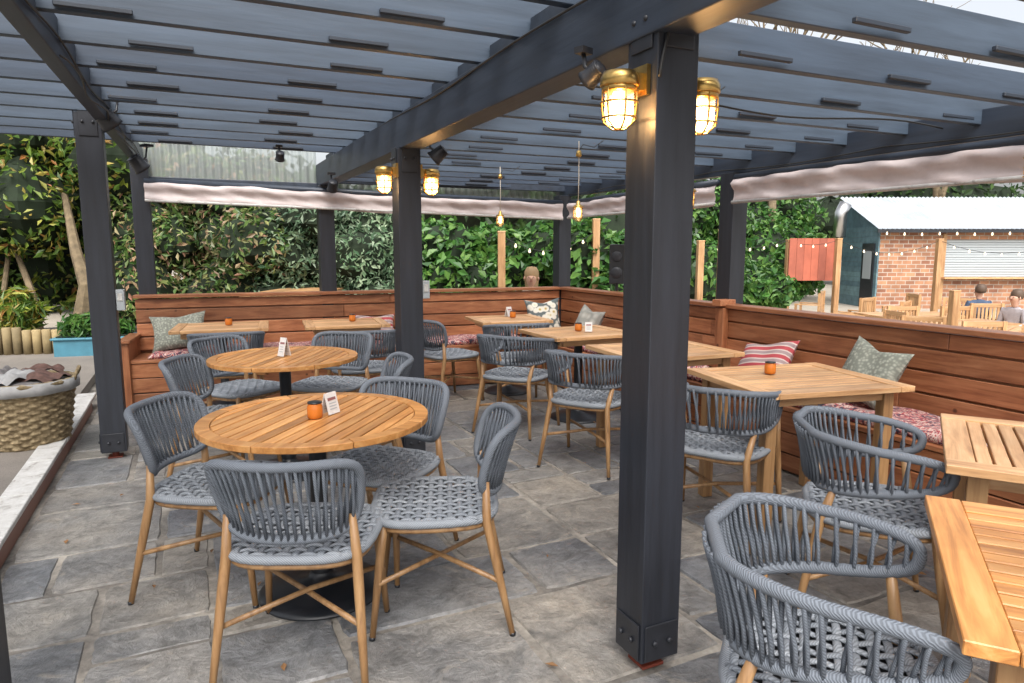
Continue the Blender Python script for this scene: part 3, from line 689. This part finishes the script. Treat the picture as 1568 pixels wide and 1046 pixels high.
def leaves(blobs,n,size,asp=.45,rg=rng):
    vol=np.array([b_[3]*b_[4]*b_[5] for b_ in blobs])**(2/3); pr=vol/vol.sum(); ids=rg.choice(len(blobs),n,p=pr); B=np.array(blobs)[ids]
    d=rg.normal(size=(n,3)); d/=np.linalg.norm(d,axis=1)[:,None]
    rad=rg.uniform(.72,1.08,n)+.12*np.sin(d[:,0]*7+ids)+.10*np.sin(d[:,2]*9+ids*2)
    P=B[:,:3]+d*B[:,3:6]*rad[:,None]
    nrm=d*.7+rg.normal(size=(n,3))*.55+np.array([0,0,.35]); nrm/=np.linalg.norm(nrm,axis=1)[:,None]
    ax=np.cross(nrm,rg.normal(size=(n,3))); ax[:,2]-=.5; ax-=nrm*(ax*nrm).sum(1)[:,None]; ax/=np.linalg.norm(ax,axis=1)[:,None]
    sd_=np.cross(nrm,ax); s=size*rg.uniform(.5,1.35,n)[:,None]; w_=s*asp
    base_=P-ax*s*.5; tip=P+ax*s*.5-nrm*s*.12; l=P+sd_*w_*.5+nrm*w_*.18; r=P-sd_*w_*.5+nrm*w_*.18
    V=np.stack([base_,l,tip,r],1).reshape(-1,3)
    i=np.arange(n)*4; F=np.stack([np.stack([i,i+1,i+2],1),np.stack([i,i+2,i+3],1)],1).reshape(-1,3)
    return V,F
def foliage(name,blobs,n,size,mat,asp=.45,core=True,trunks=(),corescale=.78):
    V,F=leaves(blobs,n,size,asp); nv=len(V)
    b=MB()
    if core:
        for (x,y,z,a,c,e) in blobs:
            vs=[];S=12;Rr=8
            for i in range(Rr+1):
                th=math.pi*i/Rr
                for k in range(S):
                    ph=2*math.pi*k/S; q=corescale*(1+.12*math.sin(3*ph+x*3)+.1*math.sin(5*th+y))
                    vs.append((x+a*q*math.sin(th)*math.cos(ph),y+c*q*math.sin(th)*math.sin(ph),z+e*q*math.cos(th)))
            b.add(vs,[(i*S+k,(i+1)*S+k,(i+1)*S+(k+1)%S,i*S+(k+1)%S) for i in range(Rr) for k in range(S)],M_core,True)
    for t in trunks: b.tube(t[0],t[1],M_bark,8)
    me=bpy.data.meshes.new(name)
    allv=np.concatenate([V,np.array(b.v).reshape(-1,3)]) if b.v else V
    k=len(F); faces=[tuple(f) for f in F]+[tuple(i+nv for i in f) for f in b.f]
    me.from_pydata(allv.tolist(),[],faces); me.materials.append(mat)
    for mm in b.mats: me.materials.append(mm)
    me.polygons.foreach_set('material_index',[0]*k+[i+1 for i in b.m]); me.update()
    return place(me,name)
def blobrow(u0,u1,D0,D1,z0,z1,n,r0,r1,rd):
    out=[]
    for i in range(n):
        u=u0+(u1-u0)*(i+rd.uniform(.1,.9))/n; D=rd.uniform(D0,D1); x,y,_=W(u,D); r=rd.uniform(r0,r1); out.append((x,y,rd.uniform(z0,z1),r,r*.9,r*rd.uniform(.75,1.05)))
    return out
rd=random.Random(11)
bl=blobrow(-260,215,9.8,11,1.9,2.3,8,.6,.85,rd)+blobrow(-260,215,9.8,11,2.6,3.1,8,.55,.8,rd)+blobrow(-260,215,10.5,11.5,.9,1.4,6,.5,.7,rd)+blobrow(-260,200,10.3,11.5,3.5,4.2,7,.5,.9,rd)
tr=[([W(112,9.1,.05),W(122,9.1,.5),W(134,9.15,.95),W(122,9.3,1.4),W(112,9.8,2.2)],[.14,.11,.095,.07,.04]),([W(134,9.15,.95),W(160,9.5,1.5),W(170,10,2.3)],[.07,.05,.03]),([W(60,9.5,.05),W(50,9.6,.8),W(20,10.2,1.8)],[.05,.045,.03]),([W(-10,9.5,.05),W(5,9.6,.8),W(30,10.2,1.8)],[.04,.035,.03])]
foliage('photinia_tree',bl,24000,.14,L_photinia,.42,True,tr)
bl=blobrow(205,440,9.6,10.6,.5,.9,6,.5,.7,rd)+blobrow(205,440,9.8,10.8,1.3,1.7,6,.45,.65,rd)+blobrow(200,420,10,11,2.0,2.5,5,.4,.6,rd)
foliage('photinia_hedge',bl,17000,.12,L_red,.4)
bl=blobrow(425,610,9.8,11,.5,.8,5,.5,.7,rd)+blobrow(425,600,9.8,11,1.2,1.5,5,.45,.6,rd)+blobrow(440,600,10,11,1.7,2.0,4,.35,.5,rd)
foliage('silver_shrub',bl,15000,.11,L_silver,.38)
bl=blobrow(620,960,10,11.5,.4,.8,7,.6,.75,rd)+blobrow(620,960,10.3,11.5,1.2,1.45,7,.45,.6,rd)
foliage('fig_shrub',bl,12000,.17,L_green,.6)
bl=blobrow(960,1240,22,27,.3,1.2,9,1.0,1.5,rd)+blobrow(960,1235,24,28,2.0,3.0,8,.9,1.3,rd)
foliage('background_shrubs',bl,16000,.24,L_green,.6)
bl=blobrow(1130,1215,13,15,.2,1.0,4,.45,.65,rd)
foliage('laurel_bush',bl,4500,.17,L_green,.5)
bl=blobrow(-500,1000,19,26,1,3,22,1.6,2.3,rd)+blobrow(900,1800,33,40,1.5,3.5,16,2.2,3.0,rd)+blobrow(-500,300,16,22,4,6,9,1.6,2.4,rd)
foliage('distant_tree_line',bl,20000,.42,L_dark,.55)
def bare_tree(name,x,y,h,seed):
    rr=random.Random(seed); b=MB()
    def br(p0,d,L,r,lv):
        p1=p0+d*L*.5+Vector((rr.uniform(-1,1),rr.uniform(-1,1),0))*L*.05; p2=p0+d*L+Vector((rr.uniform(-1,1),rr.uniform(-1,1),rr.uniform(-.3,1)))*L*.08
        b.tube([p0,p1,p2],[r,r*.82,r*.6],M_bark,6 if lv<2 else 4)
        if lv>=5: return
        for k in range(3 if lv<4 else 2):
            nd=(d+Vector((rr.uniform(-1,1),rr.uniform(-1,1),rr.uniform(-.2,.6)))*.62).normalized()
            br(p0.lerp(p2,rr.uniform(.55,1)) if k else p2,nd,L*rr.uniform(.6,.82),r*.58,lv+1)
    br(Vector((0,0,-.5)),Vector((0,0,1)),h*.3,h*.018,0); b.obj(name,(x,y,0))
for i,(u,D,h) in enumerate([(1180,26,13),(1420,30,14),(1600,27,13)]):
    q=W(u,D); bare_tree('bare_tree',q[0],q[1],h,i+3)
# ------------------------------------------------------------------ kiosk
m,nt,p=base('brick'); br=nt.nodes.new('ShaderNodeTexBrick'); nt.links.new(coords(nt,(1,1,1),'Object',(R(90),0,0)),br.inputs['Vector'])
br.inputs['Color1'].default_value=(.44,.22,.12,1);br.inputs['Color2'].default_value=(.22,.09,.055,1);br.inputs['Mortar'].default_value=(.42,.37,.31,1)
br.inputs['Scale'].default_value=1;br.inputs['Brick Width'].default_value=.30;br.inputs['Row Height'].default_value=.13;br.inputs['Mortar Size'].default_value=.012; br.inputs['Bias'].default_value=-.1
fb=noise(nt,coords(nt),2.5,5); nt.links.new(mix(nt,1.0,br.outputs[0],ramp(nt,fb,[(.3,(.7,.7,.7)),(.7,(1.2,1.2,1.2))]),'MULTIPLY'),p.inputs['Base Color']); p.inputs['Roughness'].default_value=.85; M_brick=m
M_roofw=paint('grey_white_roof',(.40,.44,.48),.4,.2,1.5,.1); M_blueclad=paint('blue_cladding',(.12,.20,.235),.6,.3,5,.2,isl=True); M_shut=flat('shutter',(.42,.46,.48),.35)
q=W(1342,22); K=bpy.data.objects.new('brick_kiosk',None); K.location=(q[0],q[1],-.5); K.rotation_euler=(0,0,R(-25.2)); scene.collection.objects.link(K)
def kid(b,name): o=b.obj(name); o.parent=K; return o
Lk,Dk,E=9.0,2.4,2.62
b=MB(); b.box((1.0,.1,E/2),(2.0,.2,E),M_brick); b.box((2.0+3.5,.1,.5),(7.0,.2,1.0),M_brick); b.box((5.5,.1,E-.2),(7.0,.2,.4),M_brick); b.box((Lk/2,Dk-.1,E/2),(Lk,.2,E),M_brick); kid(b,'brick_walls')
b=MB()
for i in range(16): b.box((5.5,.06+.016*(i%2),1.07+i*.078),(6.9,.03,.068),M_shut)
b.box((5.5,.14,1.65),(6.9,.02,1.3),M_dsteel)
for xx in (2.03,5.4,8.8): b.box((xx,-.02,1.2),(.10,.10,2.4),M_pale[2])
b.box((5.5,-.08,1.0),(7.0,.35,.05),M_pale[0]); kid(b,'serving_shutter')
b=MB()
for i in range(16): b.box((-.03,Dk/2,.08+i*.165),(.04,Dk,.16),M_blueclad)
b.add([(-.03,0,E),(-.03,Dk,E),(-.03,Dk,E+1.05)],[(0,1,2)],M_blueclad)
b.box((-.07,.55,1.05),(.04,.75,2.1),M_dsteel); b.box((-.095,.55,1.4),(.01,.5,.9),M_plasticg); kid(b,'side_cladding')
b=MB(); vs=[];n=300
for i in range(n+1):
    xx=-.25+i/n*(Lk+.5); o=.025*math.sin(xx/.15*2*math.pi); vs+=[(xx,-.3,E-.08+o),(xx,Dk+.1,E+1.10+o)]
b.add(vs,[(2*i,2*i+2,2*i+3,2*i+1) for i in range(n)],M_roofw,True)
b.box((Lk/2,-.28,E-.13),(Lk+.5,.03,.12),M_dsteel); kid(b,'corrugated_roof')
b=MB()
for i in range(17): b.lathe([(.015,.05),(.02,.02),(.03,-.01),(.02,-.04),(.005,-.045)],M_bulbw,c=(i*.55,-.36,E-.22-.03*math.sin(i*.9)**2),seg=8)
b.tube([(i*.55,-.36,E-.16-.03*math.sin(i*.9)**2) for i in range(17)],.01,M_cable,5); kid(b,'eave_festoon_lights')
b=MB(); b.tube([(-.7,1.3,E-.3),(-.7,1.3,E+.5),(-.55,1.3,E+.8)],.2,M_steel,16); b.tube([(-.7,1.3,-.0),(-.7,1.3,E-.3)],.06,M_steel,10); kid(b,'flue')
def tpost(u,D,z0,z1,w=.1):
    x,y,_=W(u,D); b=MB(); b.box((0,0,(z0+z1)/2),(w,w,z1-z0),M_pale[2]); b.box((0,0,z1+.01),(w*1.1,w*1.1,.02),M_pale[0]); b.obj('timber_post',(x,y,0),R(-20),bevel=.005)
for u,D,z1 in ((768,9.4,1.66),(911,10,1.85),(927,10.6,1.6),(1070,11,1.55),(1103,10,1.7),(1204,14,1.6),(1279,13.5,1.62),(1432,14,1.62),(1462,9.5,.85)):
    tpost(u,D,-.5 if u>850 else 0,z1)
x,y,_=W(1244,13.9); b=MB()
M_redb=paint('red_board',(.36,.10,.06),.6,.2,4,.2,isl=True)
for i in range(7): b.box((-.45+.15*i,0,.0),(.145,.03,.85),M_redb)
b.box((0,.03,.3),(1.05,.03,.07),M_pale[0]); b.box((0,.03,-.3),(1.05,.03,.07),M_pale[0]); b.obj('red_board_screen',(x,y,1.22),R(-25))
x,y,_=W(1262,13.2); b=MB()
for i in range(6): b.box((0,0,.1+i*.11),(2.2,.03,.10),M_pale[0])
for i in (-1.05,0,1.05): b.box((i,.05,.35),(.08,.08,.75),M_pale[2])
b.obj('low_timber_fence',(x,y,-.5),R(-25))
def festoon(a,c,sag,n,nm='festoon_lights'):
    b=MB(); a=Vector(a);c=Vector(c); pts=[]
    for i in range(n+1):
        t=i/n; q=a.lerp(c,t); q.z-=sag*4*t*(1-t); pts.append(q)
    b.tube(pts,.005,M_cable,5)
    for q in pts[1:-1]: b.lathe([(.008,0),(.010,-.015),(.019,-.035),(.014,-.05),(.004,-.056)],M_bulbw,c=tuple(q),seg=8)
    b.obj(nm)
festoon(W(768,9.4,1.62),W(911,10,1.7),.25,7)
festoon(W(1070,11,1.5),W(1204,14,1.6),.1,6); festoon(W(1204,14,1.58),W(1279,13.5,1.6),.08,4); festoon(W(1279,13.5,1.6),W(1432,14,1.6),.25,8); festoon(W(1432,14,1.6),W(1640,12,1.6),.25,8)
# ------------------------------------------------------------------ yard furniture
def garden_chair():
    b=MB(); T=M_pale
    for sx in (-.26,.26):
        b.box((sx,.24,.32),(.05,.05,.64),T[2]); b.box((sx,-.26,.48),(.05,.05,.96),T[2]); b.box((sx,-.01,.65),(.06,.56,.025),T[1]); b.box((sx,0,.38),(.03,.48,.06),T[1])
    for i in range(6): b.box((0,-.2+.085*i,.42),(.5,.07,.02),T[0])
    b.box((0,-.26,.92),(.48,.03,.07),T[0]); b.box((0,-.26,.52),(.48,.03,.05),T[0])
    for i in range(7): b.box((-.2+.066*i,-.26,.71),(.04,.015,.36),T[2])
    return b.mesh('garden_chair')
def picnic():
    b=MB(); T=M_pale
    for i in range(6): b.box((0,-.36+.145*i,.74),(1.6,.135,.035),T[0])
    for sx in (-.6,.6):
        for sy in (-.3,.3): b.box((sx,sy,.36),(.07,.07,.72),T[2])
        b.box((sx,0,.69),(.04,.7,.07),T[1])
    return b.mesh('garden_table')
GC=garden_chair();GT=picnic()
for u,D,r in ((1365,13,20),(1400,11.5,160),(1450,12,-20),(1490,10,200),(1530,9.0,150),(1350,10.8,70),(1420,10.2,-60),(1600,8.5,100),(1240,16,30),(1310,14,10),(1470,13.5,120),(1380,15,60)):
    x,y,_=W(u,D); place(GC,'garden_chair',(x,y,-.5),R(r))
for u,D,r in ((1395,12.4,-20),(1480,11,-10),(1550,9.9,20),(1640,9.2,0)):
    x,y,_=W(u,D); place(GT,'garden_table',(x,y,-.5),R(r))
x,y,_=W(455,9.2); place(GT,'garden_table',(x,y,.12),R(62))
b=MB(); b.box((0,0,.06),(2.0,1.4,.118),M_pave); b.obj('garden_step',(x,y,0),R(62))
# ------------------------------------------------------------------ left: log edging, planter, fern
b=MB(); M_log=paint('log',(.30,.23,.12),.8,.3,8,.3,isl=True)
for i in range(19):
    h=.33+random.uniform(-.03,.03); t=i/18
    b.lathe([(.052,0),(.054,h-.01),(.045,h)],M_log,c=(-3.5+2.0*t,10.95-.5*t,.09),seg=12)
b.obj('log_edging')
M_blue=paint('blue_planter',(.06,.20,.27),.5,.2,5,.1)
b=MB(); b.box((0,0,.15),(.85,.4,.30),M_blue); b.box((0,0,.31),(.9,.45,.03),M_blue); b.box((0,0,.335),(.8,.36,.02),M_core); b.obj('blue_planter',(-1.15,10.25,.0),R(-10),bevel=.01)
foliage('fern_plant',[(-1.25,10.25,.45,.28,.2,.15),(-.95,10.2,.42,.2,.18,.12)],900,.14,L_green,.25,False)
foliage('fern_plant',[(-2.1,10.9,.6,.3,.3,.3)],900,.2,L_photinia,.2,False)
M_soil=paint('soil',(.05,.04,.03),.95,.5,8,.6)
b=MB(); b.box((0,0,.005),(5.5,3.0,.01),M_soil); b.obj('garden_bed',(-3.0,12.6,.0))
# ------------------------------------------------------------------ people (seated, background)
M_skin=flat('skin',(.52,.30,.21),.5); M_hairb=flat('hair_blond',(.34,.22,.11),.6); M_haird=flat('hair_dark',(.09,.055,.035),.6); M_lips=flat('lips',(.40,.14,.12),.5)
def person(loc,rz,shirt,hair,long_):
    e=bpy.data.objects.new('seated_person',None); e.location=loc; e.rotation_euler=(0,0,rz); scene.collection.objects.link(e)
    def skin(nm,V,E,Rd,mat):
        me=bpy.data.meshes.new(nm); me.from_pydata(V,E,[]); o=bpy.data.objects.new(nm,me); scene.collection.objects.link(o); o.parent=e
        md=o.modifiers.new('s','SKIN'); me.materials.append(mat)
        for i,r in enumerate(Rd): me.skin_vertices[0].data[i].radius=(r,r*(.75 if r>.09 else 1)) if isinstance(r,float) else r
        me.skin_vertices[0].data[0].use_root=True
        sb=o.modifiers.new('ss','SUBSURF'); sb.levels=2; sb.render_levels=2; return o
    V=[(0,0,.50),(0,-.02,.72),(0,-.02,.92),(0,0,1.0),(.17,0,.95),(.22,.03,.72),(.17,.22,.70),(-.17,0,.95),(-.22,.03,.72),(-.17,.22,.70)]
    skin('torso_and_sleeves',V,[(0,1),(1,2),(2,3),(2,4),(4,5),(5,6),(2,7),(7,8),(8,9)],[.15,.13,.15,.06,.065,.048,.036,.065,.048,.036],shirt)
    V=[(0,0,.48),(.1,.05,.49),(.12,.42,.48),(.12,.44,.08),(.12,.56,.05),(-.1,.05,.49),(-.12,.42,.48),(-.12,.44,.08),(-.12,.56,.05)]
    skin('trousers',V,[(0,1),(1,2),(2,3),(3,4),(0,5),(5,6),(6,7),(7,8)],[.13,.09,.065,.045,.04,.09,.065,.045,.04],M_dsteel)
    V=[(0,0,.99),(0,.01,1.05),(0,.02,1.12),(0,.02,1.20)]
    skin('neck_and_head',V,[(0,1),(1,2),(2,3)],[.05,.048,.075,.078],M_skin)
    b=MB(); b.lathe([(.004,.12),(.06,.11),(.090,.06),(.094,0),(.082,-.04 if not long_ else -.16),(.06,-.05 if not long_ else -.22)],hair,c=(0,-.028,1.18),seg=16)
    b.lathe([(.006,.018),(.014,-.006),(.002,-.016)],M_skin,c=(0,.10,1.15),seg=8)
    for s in (1,-1): b.lathe([(.001,.006),(.009,0),(.001,-.006)],M_haird,c=(s*.03,.088,1.17),seg=8); b.lathe([(.004,.025),(.014,0),(.006,-.025)],M_skin,c=(s*.088,.02,1.15),seg=8)
    b.box((0,.094,1.118),(.035,.006,.008),M_lips)
    o=b.obj('hair_and_face'); o.parent=e
    b=MB()
    for s in (1,-1):
        b.lathe([(.01,.03),(.036,.015),(.036,-.015),(.012,-.03)],M_skin,c=(s*.165,.26,.70),seg=10)
        for f_ in range(4): b.tube([(s*.165-.026+.017*f_,.285,.70),(s*.165-.027+.018*f_,.32,.698),(s*.165-.026+.017*f_,.345-.004*abs(f_-1.5),.685)],[.009,.008,.006],M_skin,6)
        b.tube([(s*.135,.26,.70),(s*.115,.29,.695),(s*.118,.31,.69)],[.010,.009,.007],M_skin,6)
    o=b.obj('hands'); o.parent=e
M_shirt1=paint('shirt_cream',(.45,.38,.30),.9,.2,12,.2); M_shirt2=paint('shirt_light_grey',(.36,.34,.36),.9,.2,12,.2); M_shirt3=paint('shirt_blue',(.06,.09,.15),.9,.2,12,.2)
for u,D,rz,sh,hr,lg,z in ((820,8.5,150,M_shirt1,M_hairb,True,-.08),(1556,11,80,M_shirt2,M_haird,False,-.5),(1500,12.6,-30,M_shirt3,M_haird,False,-.5)):
    x,y,_=W(u,D) if u>900 else (3.92,7.75,0)
    person((x,y,z),R(rz),sh,hr,lg); place(GC,'garden_chair',(x,y,z-.02 if z>-.4 else z),R(rz))
